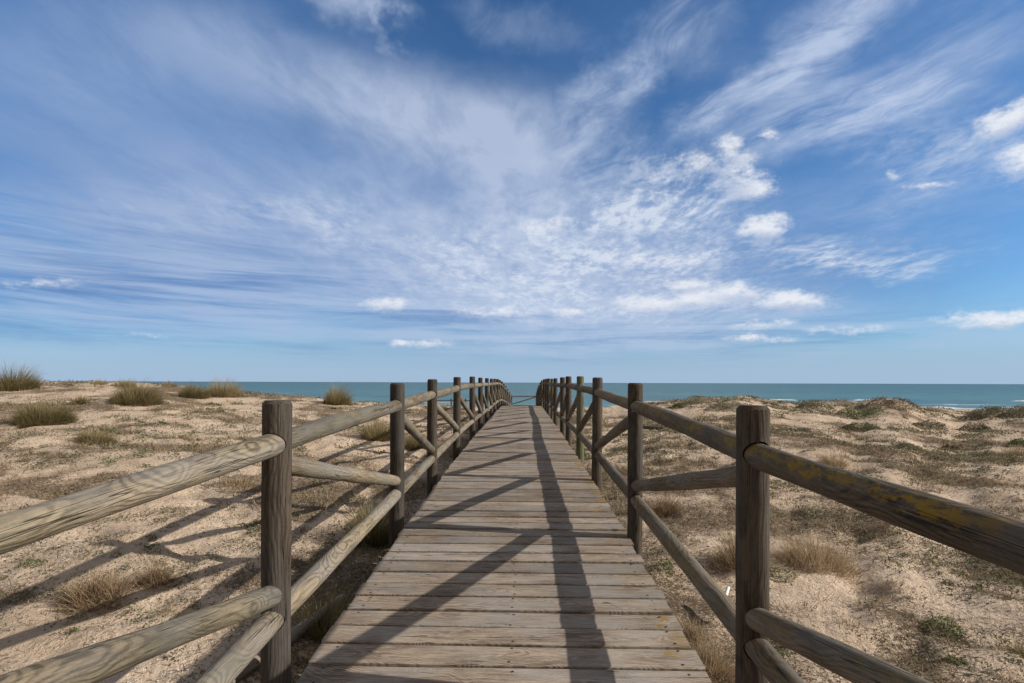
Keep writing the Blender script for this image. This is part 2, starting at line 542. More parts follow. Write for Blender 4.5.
    if lichen > 0:
        ge = k.new('ShaderNodeNewGeometry')
        if along == 'X':
            wx = k.sep(ge.outputs['Position'])
            a = k.mr(wx[0], 0.30, 0.82, 0.0, 1.0)
            a = k.m('ADD', a, k.mr(wx[0], -0.86, -0.96, 0.0, 0.55))
            ln = k.noise(k.scale(p2, (1, 1, 0.45)), 16.0, 6, 0.72)
            thr = k.m('SUBTRACT', 0.74, k.m('MULTIPLY', a, 0.24))
            lm = k.mr(k.m('SUBTRACT', ln, thr), 0.0, 0.06)
            pt = k.mr(k.noise(ge.outputs['Position'], 1.7, 2), 0.46, 0.58)
            lm = k.m('MULTIPLY', k.m('MULTIPLY', lm, pt), k.mr(a, 0.0, 0.3))
        else:
            nz = k.dot(ge.outputs['Normal'], (-0.76, 0.0, 0.65))
            ln = k.noise(k.scale(p2, (1, 1, 0.55)), 34.0, 7, 0.8)
            big = k.noise(k.scale(p2, (0.2, 0.2, 1.0)), 2.3, 3)
            lm = k.m('ADD', k.m('MULTIPLY', nz, 1.1), k.m('MULTIPLY', k.m('SUBTRACT', ln, 0.5), 2.4))
            lm = k.mr(lm, 0.94, 1.20)
            lm = k.m('MULTIPLY', lm, k.mr(big, 0.38, 0.54))
        lc = k.mix(k.noise(p2, 60.0, 3), (0.20, 0.125, 0.012, 1), (0.40, 0.235, 0.018, 1))
        c = k.mix(k.m('MULTIPLY', lm, lichen), c, lc)
    k.put(b, 'Base Color', c)
    k.put(b, 'Roughness', rough)
    k.put(b, 'Specular IOR Level', 0.25)
    hgt = k.m('ADD', k.m('MULTIPLY', fine, 0.4), k.m('MULTIPLY', med, 0.5))
    hgt = k.m('SUBTRACT', hgt, k.m('MULTIPLY', rings, 0.25))
    hgt = k.m('SUBTRACT', hgt, k.m('MULTIPLY', crkm, 2.2))
    hgt = k.m('SUBTRACT', hgt, k.m('MULTIPLY', knot, 0.5))
    bp = k.new('ShaderNodeBump')
    k.put(bp, 'Height', hgt)
    k.put(bp, 'Distance', 0.0035)
    k.put(bp, 'Strength', 0.9)
    k.l.new(bp.outputs[0], b.inputs['Normal'])
    return m


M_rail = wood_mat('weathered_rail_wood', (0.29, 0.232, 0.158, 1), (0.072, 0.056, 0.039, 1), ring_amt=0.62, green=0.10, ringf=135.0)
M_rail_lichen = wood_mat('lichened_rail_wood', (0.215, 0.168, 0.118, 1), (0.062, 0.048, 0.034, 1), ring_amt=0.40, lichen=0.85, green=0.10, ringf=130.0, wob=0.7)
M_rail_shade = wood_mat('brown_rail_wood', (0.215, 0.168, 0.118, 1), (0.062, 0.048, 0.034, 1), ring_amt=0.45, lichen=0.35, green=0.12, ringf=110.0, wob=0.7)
M_post = wood_mat('dark_post_wood', (0.112, 0.086, 0.060, 1), (0.024, 0.018, 0.014, 1), ring_amt=0.35, crack=1.0, ringf=120.0, wob=0.45)
M_post_green = wood_mat('green_stained_post_wood', (0.20, 0.18, 0.10, 1), (0.06, 0.06, 0.035, 1), ring_amt=0.3, crack=1.0, green=0.8, wob=0.45)
M_deck = wood_mat('deck_board_wood', (0.43, 0.342, 0.26, 1), (0.142, 0.103, 0.074, 1), ring_amt=0.45, lichen=1.0, along='X', ringf=110.0, crack=0.9)
M_beam = wood_mat('beam_wood', (0.20, 0.15, 0.10, 1), (0.08, 0.06, 0.04, 1), ring_amt=0.3)
M_drift = wood_mat('driftwood', (0.34, 0.30, 0.24, 1), (0.14, 0.11, 0.08, 1), ring_amt=0.3)


def simple_mat(name, col, rough=0.6, metal=0.0, var=0.15):
    m, k, b = new_mat(name)
    tc = k.new('ShaderNodeTexCoord')
    n = k.noise(tc.outputs['Object'], 30.0, 4)
    c = k.mix(k.m('MULTIPLY', n, var * 2), col, tuple(v * 0.5 for v in col[:3]) + (1,))
    k.put(b, 'Base Color', c)
    k.put(b, 'Roughness', rough)
    k.put(b, 'Metallic', metal)
    return m


M_nail = simple_mat('rusty_nail', (0.05, 0.035, 0.028, 1), 0.6, 0.4)
M_white = simple_mat('white_plastic', (0.8, 0.8, 0.78, 1), 0.35)
M_shell = simple_mat('shell_bits', (0.62, 0.58, 0.52, 1), 0.5)


def plant_mat(name, stops, trans=0.25):
    m, k, b = new_mat(name)
    at = k.new('ShaderNodeAttribute', attribute_name='tone')
    cr = k.new('ShaderNodeValToRGB')
    k.l.new(at.outputs['Fac'], cr.inputs[0])
    e = cr.color_ramp.elements
    e[0].position = stops[0][0]
    e[0].color = stops[0][1]
    e[1].position = stops[-1][0]
    e[1].color = stops[-1][1]
    for p, c in stops[1:-1]:
        x = e.new(p)
        x.color = c
    k.put(b, 'Base Color', cr.outputs[0])
    k.put(b, 'Roughness', 0.8)
    k.put(b, 'Specular IOR Level', 0.15)
    tr = k.new('ShaderNodeBsdfTranslucent')
    k.l.new(cr.outputs[0], tr.inputs[0])
    mx = k.new('ShaderNodeMixShader')
    mx.inputs[0].default_value = trans
    k.l.new(b.outputs[0], mx.inputs[1])
    k.l.new(tr.outputs[0], mx.inputs[2])
    out = [n for n in k.n if n.type == 'OUTPUT_MATERIAL'][0]
    k.l.new(mx.outputs[0], out.inputs[0])
    return m


M_marram = plant_mat('marram_grass', [(0, (0.11, 0.095, 0.04, 1)), (0.45, (0.20, 0.165, 0.075, 1)), (0.8, (0.34, 0.27, 0.14, 1)), (1, (0.46, 0.37, 0.21, 1))])
M_dry = plant_mat('dry_grass', [(0, (0.12, 0.075, 0.045, 1)), (0.4, (0.25, 0.17, 0.10, 1)), (0.8, (0.42, 0.31, 0.19, 1)), (1, (0.55, 0.43, 0.28, 1))])
M_green = plant_mat('green_herb', [(0, (0.05, 0.06, 0.025, 1)), (0.5, (0.11, 0.13, 0.05, 1)), (1, (0.20, 0.22, 0.09, 1))])
M_sage = plant_mat('grey_green_herb', [(0, (0.09, 0.08, 0.045, 1)), (0.5, (0.19, 0.18, 0.105, 1)), (1, (0.34, 0.31, 0.20, 1))])
M_litter = plant_mat('plant_litter', [(0, (0.05, 0.036, 0.026, 1)), (0.5, (0.13, 0.092, 0.062, 1)), (0.85, (0.26, 0.19, 0.12, 1)), (1, (0.45, 0.38, 0.28, 1))], 0.0)


# ------------------------------------------------------------------ ground
def sand_mat():
    m, k, b = new_mat('sand')
    ge = k.new('ShaderNodeNewGeometry')
    p = ge.outputs['Position']
    at = k.new('ShaderNodeAttribute', attribute_name='cover')
    cov = at.outputs['Fac']
    n1 = k.noise(p, 0.6, 5, 0.6)
    n2 = k.noise(p, 7.0, 6, 0.65)
    n3 = k.noise(p, 90.0, 4, 0.75)
    c = k.mix(k.mr(n1, 0.3, 0.7), (0.63, 0.482, 0.348, 1), (0.78, 0.615, 0.465, 1))
    c = k.mix(k.m('MULTIPLY', k.mr(n2, 0.42, 0.68), 0.45), c, (0.40, 0.29, 0.20, 1))
    c = k.mix(k.m('MULTIPLY', k.mr(n3, 0.35, 0.75), 0.30), c, (0.33, 0.24, 0.165, 1))
    # crumbs of plant litter, thicker where things grow
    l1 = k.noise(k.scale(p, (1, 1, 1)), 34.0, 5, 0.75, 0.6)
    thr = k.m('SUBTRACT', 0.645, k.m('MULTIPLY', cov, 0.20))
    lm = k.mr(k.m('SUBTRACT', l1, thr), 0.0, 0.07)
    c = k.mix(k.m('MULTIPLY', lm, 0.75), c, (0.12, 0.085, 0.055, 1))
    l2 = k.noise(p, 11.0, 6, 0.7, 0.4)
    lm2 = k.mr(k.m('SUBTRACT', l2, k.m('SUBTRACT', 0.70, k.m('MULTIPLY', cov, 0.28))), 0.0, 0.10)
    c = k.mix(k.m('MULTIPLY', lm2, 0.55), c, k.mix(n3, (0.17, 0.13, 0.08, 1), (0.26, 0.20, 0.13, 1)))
    # pale shell crumbs
    vo = k.new('ShaderNodeTexVoronoi', feature='F1')
    k.put(vo, 'Vector', p)
    k.put(vo, 'Scale', 42.0)
    sp = k.mr(vo.outputs['Distance'], 0.13, 0.2, 1.0, 0.0)
    sp = k.m('MULTIPLY', sp, k.mr(k.noise(p, 1.9, 3), 0.54, 0.66))
    c = k.mix(k.m('MULTIPLY', sp, 0.7), c, (0.62, 0.56, 0.48, 1))
    # wet beach
    sy = k.sep(p)
    wet = k.mr(k.m('ADD', sy[1], k.m('MULTIPLY', n1, 3.0)), 77.0, 82.0)
    c = k.mix(wet, c, (0.24, 0.18, 0.13, 1))
    k.put(b, 'Base Color', c)
    k.put(b, 'Roughness', 0.95)
    k.put(b, 'Specular IOR Level', 0.1)
    h = k.m('ADD', k.m('MULTIPLY', n2, 0.6), k.m('MULTIPLY', k.noise(p, 26.0, 5, 0.65), 0.5))
    h = k.m('ADD', h, k.m('MULTIPLY', n3, 0.12))
    h = k.m('ADD', h, k.m('MULTIPLY', lm, 0.15))
    bp = k.new('ShaderNodeBump')
    k.put(bp, 'Height', h)
    k.put(bp, 'Distance', 0.10)
    k.put(bp, 'Strength', 0.85)
    k.l.new(bp.outputs[0], b.inputs['Normal'])
    return m


M_sand = sand_mat()


def cover(x, y):
    """0..1 how thickly things grow"""
    c = fbm(x / 1.5, y / 1.5, 40, 4, 0.6) * 0.7 + fbm(x / 0.35, y / 0.35, 50, 3) * 0.3
    c = np.clip((c - 0.45) / 0.15, 0, 1)
    return c


def make_ground():
    s = np.linspace(-1, 1, 620)
    kx = 3.8
    xs = np.sinh(kx * s) / math.sinh(kx) * 70
    xs = np.concatenate([[-9000, -1500, -400, -160, -100], xs, [100, 160, 400, 1500, 9000]])
    ys = [-2.0]
    while ys[-1] < 95:
        ys.append(ys[-1] + 0.035 * (1 + max(ys[-1], 0) / 6))
    ys = np.array([-4000, -300, -60, -20, -8, -4] + ys + [100, 120, 160])
    X, Y = np.meshgrid(xs, ys)
    Z = terrain(X, Y)
    nx, ny = len(xs), len(ys)
    v = np.stack([X.ravel(), Y.ravel(), Z.ravel()], 1)
    i = np.arange((ny - 1) * (nx - 1))
    r, c = i // (nx - 1), i % (nx - 1)
    a = r * nx + c
    f = np.stack([a, a + 1, a + nx + 1, a + nx], 1)
    o = mesh_np('ground', v, f, M_sand, smooth=True)
    cv = cover(X.ravel(), Y.ravel())
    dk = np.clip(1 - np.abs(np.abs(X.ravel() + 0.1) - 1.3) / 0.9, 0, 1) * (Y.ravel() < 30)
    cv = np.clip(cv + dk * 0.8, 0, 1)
    cv = cv * (Y.ravel() < 48)
    at = o.data.attributes.new('cover', 'FLOAT', 'POINT')
    at.data.foreach_set('value', cv.astype(np.float32))
    tag(o, kind='structure')


make_ground()


# ------------------------------------------------------------------ sea
SEA = -4.0


def sea_mat():
    m, k, b = new_mat('sea_water')
    ge = k.new('ShaderNodeNewGeometry')
    p = ge.outputs['Position']
    s = k.sep(p)
    ly = k.m('LOGARITHM', k.m('MAXIMUM', s[1], 10.0), 10.0)
    n = k.noise(k.scale(p, (0.003, 0.012, 0)), 1.0, 6, 0.65)
    c = k.mix(k.mr(ly, 1.95, 2.5, smooth=False), (0.085, 0.215, 0.235, 1), (0.03, 0.125, 0.155, 1))
    c = k.mix(k.mr(ly, 2.6, 3.7, smooth=False), c, (0.006, 0.045, 0.075, 1))
    c = k.mix(k.mr(n, 0.40, 0.60, 0.0, 0.7), c, (0.015, 0.085, 0.12, 1))
    ch = k.noise(k.scale(p, (0.12, 0.5, 0)), 1.0, 6, 0.65)
    c = k.mix(k.mr(ch, 0.35, 0.72, 0.0, 0.75), c, (0.17, 0.33, 0.36, 1))
    # foam close to the shore and a few far white caps
    f1 = k.noise(k.scale(p, (0.03, 0.32, 0)), 1.0, 4, 0.6)
    near = k.mr(s[1], 130.0, 84.0)
    fm = k.mr(k.m('ADD', f1, k.m('MULTIPLY', near, 0.13)), 0.70, 0.76)
    fm = k.m('MULTIPLY', fm, near)
    edge = k.mr(k.m('ADD', s[1], k.m('MULTIPLY', k.noise(k.scale(p, (0.08, 0, 0)), 1.0, 3), 5.0)), 87.0, 84.5)
    fm = k.m('MAXIMUM', fm, k.m('MULTIPLY', edge, k.m('MULTIPLY', k.mr(k.noise(p, 1.2, 4), 0.3, 0.5, 0.5, 1.0), k.mr(s[0], 0.0, 25.0))))
    c = k.mix(fm, c, (0.80, 0.82, 0.82, 1))
    k.put(b, 'Base Color', c)
    k.put(b, 'Roughness', 0.42)
    k.put(b, 'Specular IOR Level', 0.22)
    h = k.m('ADD', k.noise(k.scale(p, (0.35, 1.0, 1)), 0.5, 5, 0.6), k.m('MULTIPLY', k.noise(p, 2.0, 3), 0.3))
    bp = k.new('ShaderNodeBump')
    k.put(bp, 'Height', h)
    k.put(bp, 'Distance', 0.6)
    k.put(bp, 'Strength', 0.8)
    k.l.new(bp.outputs[0], b.inputs['Normal'])
    return m


M_sea = sea_mat()


def make_sea():
    ys = np.array([40, 80, 100, 140, 220, 400, 900, 2500, 8000, 30000.0])
    xs = np.array([-30000, -8000, -2000, -500, -120, 0, 120, 500, 2000, 8000, 30000.0])
    X, Y = np.meshgrid(xs, ys)
    v = np.stack([X.ravel(), Y.ravel(), np.full(X.size, SEA)], 1)
    nx = len(xs)
    f = [(r * nx + c, r * nx + c + 1, (r + 1) * nx + c + 1, (r + 1) * nx + c) for r in range(len(ys) - 1) for c in range(nx - 1)]
    tag(mesh_np('sea', v, f, M_sea), kind='structure')


make_sea()


def surf_line(y0, hgt, half, seed, xa, xb, thr):
    """a low breaking wave crest with foam, real height above the water"""
    m = bpy.data.materials.get('foam')
    if m is None:
        m, k, b = new_mat('foam')
        ge = k.new('ShaderNodeNewGeometry')
        n = k.noise(k.scale(ge.outputs['Position'], (0.7, 2.5, 2.5)), 1.0, 5, 0.7)
        c = k.mix(k.mr(n, 0.42, 0.56), (0.30, 0.44, 0.45, 1), (0.82, 0.84, 0.84, 1))
        k.put(b, 'Base Color', c)
        k.put(b, 'Roughness', 0.7)
    xs = np.arange(xa, xb, 0.8)
    amp = np.clip((fbm(xs / 14, xs * 0 + seed, seed, 3) - thr) / 0.12, 0, 1)
    yc = y0 + (fbm(xs / 30, xs * 0 + seed, seed + 5, 3) - 0.5) * 5
    prof = [(-1, 0), (-0.55, 0.75), (-0.1, 1.0), (0.4, 0.55), (1, 0)]
    V = []
    for dy, dz in prof:
        V.append(np.stack([xs, yc + dy * half * (0.4 + amp), SEA + 0.004 - 0.06 * (1 - amp) + dz * hgt * amp], 1))
    V = np.concatenate(V)
    n = len(xs)
    f = [(r * n + c, r * n + c + 1, (r + 1) * n + c + 1, (r + 1) * n + c) for r in range(len(prof) - 1) for c in range(n - 1)]
    tag(mesh_np('surf', V, f, m, smooth=True), kind='structure')


surf_line(85.5, 0.22, 1.0, 3, 20, 160, 0.36)
surf_line(97.0, 0.22, 0.8, 9, 10, 160, 0.61)
surf_line(120.0, 0.25, 1.0, 15, 35, 180, 0.58)


# ------------------------------------------------------------------ walkway
XL, XR = -0.975, 0.825


def make_deck():
    root = empty('boardwalk', (-0.075, 0, float(deckz(2.0))))
    tag(root, 'grey weathered plank boardwalk running over the sand towards the sea', 'boardwalk')
    inv = -root.location
    V, F, T, MI = [], [], [], []
    pitch = 0.168
    y = -1.1
    n = 0
    nail_pts = []
    while y < 38.9:
        gap = 0.020 + 0.011 * random.random()
        w = pitch + random.uniform(-0.006, 0.006)
        if abs(y - 4.05) < 0.08 or abs(y - 4.75) < 0.08:
            gap = 0.034
        x0 = XL + random.uniform(-0.012, 0.010)
        x1 = XR + random.uniform(-0.014, 0.012)
        yc = y + w / 2
        hw = (w - gap) / 2
        zt = float(deckz(yc)) + random.uniform(-0.0035, 0.0035)
        sl = float(deckz(yc + .08) - deckz(yc - .08)) / 0.16 + random.uniform(-0.018, 0.018)
        skew = random.uniform(-0.0022, 0.0022)
        tiltx = random.uniform(-0.002, 0.002)
        th = 0.042
        ch = 0.005
        prof = [(-hw, -th), (-hw, -ch), (-hw + ch * 0.5, -ch * 0.3), (-hw + ch * 1.6, 0), (0, random.uniform(-0.003, 0.001)),
                (hw - ch * 1.6, 0), (hw - ch * 0.5, -ch * 0.3), (hw, -ch), (hw, -th)]
        ns = 13 if y < 12 else 4
        base = len(V)
        ph = random.uniform(0, 6)
        for i in range(ns):
            u = i / (ns - 1)
            x = x0 + (x1 - x0) * u + float(drift(yc))
            e = 0.0014 * math.sin(ph + u * 9) + random.uniform(-0.0008, 0.0008)
            e2 = 0.0014 * math.sin(ph * 2 + u * 7) + random.uniform(-0.0008, 0.0008)
            for j, (py_, pz) in enumerate(prof):
                edge = e if j < 4 else (e2 if j > 4 else 0)
                V.append((x, yc + py_ + edge + skew * (u - 0.5) * 2, zt + pz + sl * py_ + tiltx * (u - .5) * 2))
        m = len(prof)
        tone = random.random()
        for i in range(ns - 1):
            for j in range(m):
                a = base + i * m + j
                b = base + i * m + (j + 1) % m
                F.append((a, b, b + m, a + m))
                T.append(tone)
        # ends as quads fans
        for i in (0, ns - 1):
            o = base + i * m
            q = [(0, 1, 2, 3), (0, 3, 4, 4), (0, 4, 5, 8), (5, 6, 7, 8)]
            for a in q:
                if a[2] == a[3]:
                    F.append((o + a[0], o + a[1], o + a[2], o + 0) if False else (o + 0, o + 3, o + 4, o + 8))
                elif a == (0, 4, 5, 8):
                    F.append((o + 4, o + 5, o + 8, o + 8) if False else (o + 4, o + 5, o + 7, o + 8))
                else:
                    F.append((o + a[0], o + a[1], o + a[2], o + a[3]))
                T.append(tone)
        if y < 16:
            for nx in (XL + 0.09, -0.05, XR - 0.09):
                for sy in (-0.32, 0.3):
                    if random.random() < 0.86:
                        nail_pts.append((nx + random.uniform(-0.012, 0.012), yc + sy * w + random.uniform(-0.008, 0.008), zt + sl * sy * w + 0.0012, tiltx))
        y += w
        n += 1
    good = [len(set(f)) == 4 for f in F]
    F = [f for f, g_ in zip(F, good) if g_]
    T = [t for t, g_ in zip(T, good) if g_]
    MI = [0] * len(F)
    V = [tuple(v) for v in V]
    for (x, yy, z, tx) in nail_pts:
        b = len(V)
        r = 0.0065
        for a in range(8):
            V.append((x + r * math.cos(a * math.pi / 4), yy + r * math.sin(a * math.pi / 4), z))
        F += [(b, b + 1, b + 2, b + 3), (b, b + 3, b + 4, b + 7), (b + 4, b + 5, b + 6, b + 7)]
        T += [0.5] * 3
        MI += [1] * 3
    mesh_np('decking', np.array(V) + np.array(inv), F, [M_deck, M_nail], root, tones=T, mat_idx=MI)
    # beams that carry the boards
    for bx in (XL + 0.09, -0.05, XR - 0.09):
        ys = np.arange(-1.0, 38.9, 0.5)
        BV, BF = [], []
        for yy in ys:
            z = float(deckz(yy)) - 0.049
            for dx, dz in ((-0.04, 0), (0.04, 0), (0.04, -0.15), (-0.04, -0.15)):
                BV.append((bx + dx + float(drift(yy)), yy, z + dz))
        for i in range(len(ys) - 1):
            for j in range(4):
                BF.append((i * 4 + j, i * 4 + (j + 1) % 4, i * 4 + 4 + (j + 1) % 4, i * 4 + 4 + j))
        BF.append((0, 1, 2, 3))
        e = len(BV) - 4
        BF.append((e + 3, e + 2, e + 1, e))
        mesh_np('beam', np.array(BV) + np.array(inv), BF, M_beam, root)
    return root


make_deck()


def pole_mesh(name, p0, p1, r0, r1, mat, parent, seg=24, chamfer=True, wob=0.0, bulge=0.0, root_loc=None, steps=None, crook=0.0):
    """peeled log from p0 to p1 in a local frame whose z runs along it"""
    p0, p1 = Vector(p0), Vector(p1)
    d = p1 - p0
    L = d.length
    rows = steps or max(4, int(L / 0.07))
    V = []
    seed = random.uniform(0, 100)
    ss = list(np.linspace(0, 1, rows))
    if chamfer:
        ss = [0, 0] + [0.012 / L] + ss[1:-1] + [1 - 0.014 / L] + [1, 1]
    for i, s in enumerate(ss):
        r = r0 + (r1 - r0) * s + bulge * math.sin(math.pi * s)
        r += wob * math.sin(seed + s * L * 4.1) + wob * 0.6 * math.sin(seed * 2 + s * L * 9.3)
        if chamfer:
            if i == 0 or i == len(ss) - 1:
                r *= 0.0001
            elif i == 1 or i == len(ss) - 2:
                r *= 0.80
        cx = crook * math.sin(math.pi * s) + wob * math.sin(seed + s * 7)
        cy = crook * 0.5 * math.sin(math.pi * s * 1.4) + wob * math.cos(seed * 1.7 + s * 6)
        for j in range(seg):
            a = 2 * math.pi * j / seg
            rr = r * (1 + 0.018 * math.sin(2 * a + seed) + 0.008 * math.sin(5 * a + seed + s * 3))
            V.append((cx + rr * math.cos(a), cy + rr * math.sin(a), s * L))
    F = []
    for i in range(len(ss) - 1):
        for j in range(seg):
            F.append((i * seg + j, i * seg + (j + 1) % seg, (i + 1) * seg + (j + 1) % seg, (i + 1) * seg + j))
    if not chamfer:
        pass
    o = mesh_np(name, np.array(V), F, mat, smooth=True)
    o.data.set_sharp_from_angle(angle=R(28))
    q = d.to_track_quat('Z', 'Y').to_matrix().to_4x4()
    o.matrix_world = Matrix.Translation(p0) @ q
    if parent is not None:
        o.parent = parent
        o.matrix_parent_inverse = Matrix.Translation(-parent.location)
    return o


def socket(post, p, d, r):
    """drill the hole a rail sits in, right through the post"""
    cut = bpy.data.meshes.new('cut')
    bm = bmesh.new()
    bmesh.ops.create_cone(bm, cap_ends=True, segments=28, radius1=r, radius2=r, depth=0.3)
    M = Matrix.Translation(p) @ d.to_track_quat('Z', 'Y').to_matrix().to_4x4()
    bm.transform(post.matrix_world.inverted() @ M)
    bm.to_mesh(cut)
    bm.free()
    co = bpy.data.objects.new('cut', cut)
    C.objects.link(co)
    tmp = bpy.data.objects.new('tmp', post.data)
    C.objects.link(tmp)
    md = tmp.modifiers.new('b', 'BOOLEAN')
    md.object = co
    md.operation = 'DIFFERENCE'
    md.solver = 'EXACT'
    bpy.context.view_layer.update()
    dg = bpy.context.evaluated_depsgraph_get()
    me = bpy.data.meshes.new_from_object(tmp.evaluated_get(dg))
    me.set_sharp_from_angle(angle=R(28))
    bpy.data.objects.remove(tmp)
    bpy.data.objects.remove(co)
    if len(me.polygons) > 20:
        post.data = me


def make_railing(side, ys, label, tops):
    sx = -1.03 if side == 'L' else 0.879
    root = empty('railing', (sx, ys[1], float(deckz(ys[1]))))
    tag(root, label, 'railing', 'log railings of the boardwalk')
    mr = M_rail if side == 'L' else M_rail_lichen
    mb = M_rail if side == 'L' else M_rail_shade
    pts = []
    n = len(ys)
    for i, y in enumerate(ys):
        top = float(np.interp(y, tops[0], tops[1])) + (random.uniform(-0.008, 0.008) if i > 2 else 0)
        x = sx + (random.uniform(-0.008, 0.008) if i > 2 else 0)
        pts.append((x + float(drift(y)), y, top))
    rail_c = []
    for (x, y, t) in pts:
        rail_c.append(Vector((x, y, t - 0.18)))
    for i, (x, y, t) in enumerate(pts):
        gz = float(terrain(x, y)) - 0.25
        lean = 0.004 if i < 3 else random.uniform(-0.012, 0.012)
        mt = M_post_green if (side == 'R' and i in (4, 8, 12)) else M_post
        rad = 0.058 if i < 6 else 0.055
        po = pole_mesh('post', (x - lean, y, gz), (x, y, t), rad * 1.04, rad, mt, root, seg=32 if i < 5 else 18, wob=0.0008, steps=26 if i < 5 else 10)
        if i in (4, 8, 12) and side == 'R':
            po['label'] = 'post stained green with algae'
        if 0 < i < 5:
            d = (rail_c[i + 1] - rail_c[i - 1]).normalized()
            socket(po, rail_c[i], d, 0.0515)
            socket(po, rail_c[i] - Vector((0, 0, 0.725)), d, 0.049)
    for i in range(n - 1):
        (x0, y0, t0), (x1, y1, t1) = pts[i], pts[i + 1]
        seg = 32 if i < 4 else 14
        big = 1.0 if i else 1.02
        e = 0.012
        d = (rail_c[i + 1] - rail_c[i]).normalized() * 0.015
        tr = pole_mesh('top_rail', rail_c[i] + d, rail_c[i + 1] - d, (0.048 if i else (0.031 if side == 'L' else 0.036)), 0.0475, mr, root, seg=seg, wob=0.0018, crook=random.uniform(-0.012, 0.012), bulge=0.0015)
        b0 = Vector((x0, y0, t0 - 0.905))
        b1 = Vector((x1, y1, t1 - 0.905))
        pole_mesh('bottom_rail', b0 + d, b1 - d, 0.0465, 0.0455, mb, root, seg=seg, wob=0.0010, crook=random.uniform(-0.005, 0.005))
        # brace: high at the near post, low at the far one
        h0 = Vector((x0, y0 + 0.035, t0 - 0.275))
        h1 = Vector((x1, y1 - 0.03, t1 - 0.80))
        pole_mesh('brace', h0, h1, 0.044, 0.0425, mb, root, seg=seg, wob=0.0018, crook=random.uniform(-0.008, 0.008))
    return root


topY = [-3, 1.93, 3.93, 5.9, 7.85, 9.9, 12, 15, 18.5, 21, 24, 26, 28.6, 32, 38.7]
topZL = [-0.30, -0.083, -0.012, 0.045, 0.082, 0.112, 0.12, 0.12, 0.135, 0.15, 0.07, -0.05, -0.20, -0.43, -0.92]
topZR = [-0.20, -0.085, -0.0, 0.06, 0.095, 0.118, 0.12, 0.12, 0.15, 0.15, 0.07, -0.05, -0.20, -0.43, -0.92]
YL = [0.05, 2.075, 4.08, 5.70, 7.85, 10.1, 12.1, 14.3, 16.2, 18.2, 20.3, 22.3, 24.3, 26.4, 28.9, 31.8, 35.0, 38.7]
YR = [-0.05, 1.93, 3.93, 5.90, 7.75, 9.65, 11.1, 13.4, 15.2, 17.1, 18.9, 20.9, 22.9, 25.0, 27.6, 30.2, 33.0, 35.8, 38.7]
make_railing('L', YL, 'round log railing along the left edge of the boardwalk, sunlit side bare', (topY, topZL))
make_railing('R', YR, 'round log railing along the right edge of the boardwalk with yellow lichen on its rails', (topY, topZR))

# barrier across the far end of the walkway
g = empty('barrier', (-0.075, 38.95, float(deckz(38.9))))
tag(g, 'thin log barrier with a sloping bar closing the far end of the boardwalk', 'barrier')
pole_mesh('top_rail', (-0.87, 38.95, -1.08), (1.04, 38.95, -1.06), 0.045, 0.045, M_rail, g, seg=12)
pole_mesh('bottom_rail', (-0.87, 38.95, -1.80), (1.04, 38.95, -1.80), 0.045, 0.045, M_rail, g, seg=12)
pole_mesh('brace', (-0.82, 38.95, -1.68), (0.99, 38.95, -1.12), 0.042, 0.042, M_rail, g, seg=12)

# distant rail fence to the left
f = empty('rail_fence', (-6.5, 40.0, -2.3))
tag(f, 'low distant post and rail fence on the sand before the sea, left of the boardwalk', 'fence')
fx = [-3.2, -4.6, -5.75, -7.2, -8.6, -10.2]
for i, x in enumerate(fx):
    gz = float(terrain(x, 40))
    pole_mesh('post', (x, 40, gz - 0.2), (x, 40, -1.28 - 0.02 * (i % 3)), 0.06, 0.055, M_post, f, seg=12)
    if i:
        pole_mesh('rail', (fx[i - 1], 40, -1.47 + 0.01 * i), (x, 40, -1.47 + 0.01 * i - 0.01), 0.045, 0.045, M_beam, f, seg=10)


# ------------------------------------------------------------------ plants
def ribbons(base, az, lean, length, width, bend, segs=3, tone=None, wind=None):
    """many tapering blades at once; bend adds lean towards the tip"""
    n = len(base)
    V = np.zeros((n, (segs + 1) * 2, 3))
    p = base.copy()
    side = np.stack([-np.sin(az), np.cos(az), np.zeros(n)], 1)
    rot = rng.uniform(0, np.pi, n)
    side2 = np.stack([np.cos(rot), np.sin(rot), np.zeros(n)], 1)
    for s in range(segs + 1):
        t = s / segs
        w = width * (1 - 0.85 * t)
        V[:, 2 * s] = p - side2 * w[:, None] * 0.5
        V[:, 2 * s + 1] = p + side2 * w[:, None] * 0.5
        ln = lean + bend * t
        step = np.stack([np.cos(az) * np.sin(ln), np.sin(az) * np.sin(ln), np.cos(ln)], 1)
        if wind is not None:
            step = step + np.array(wind) * (0.3 + t)
            step = step / np.linalg.norm(step, axis=1)[:, None]
        p = p + step * (length / segs)[:, None]
    idx = np.arange(n) * (segs + 1) * 2
    F = []
    for s in range(segs):
        F.append(np.stack([idx + 2 * s, idx + 2 * s + 1, idx + 2 * s + 3, idx + 2 * s + 2], 1))
    F = np.stack(F, 1).reshape(-1, 4)
    tone = rng.random(n) if tone is None else tone
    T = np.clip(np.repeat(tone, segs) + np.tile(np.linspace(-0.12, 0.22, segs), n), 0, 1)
    return V.reshape(-1, 3), F, T


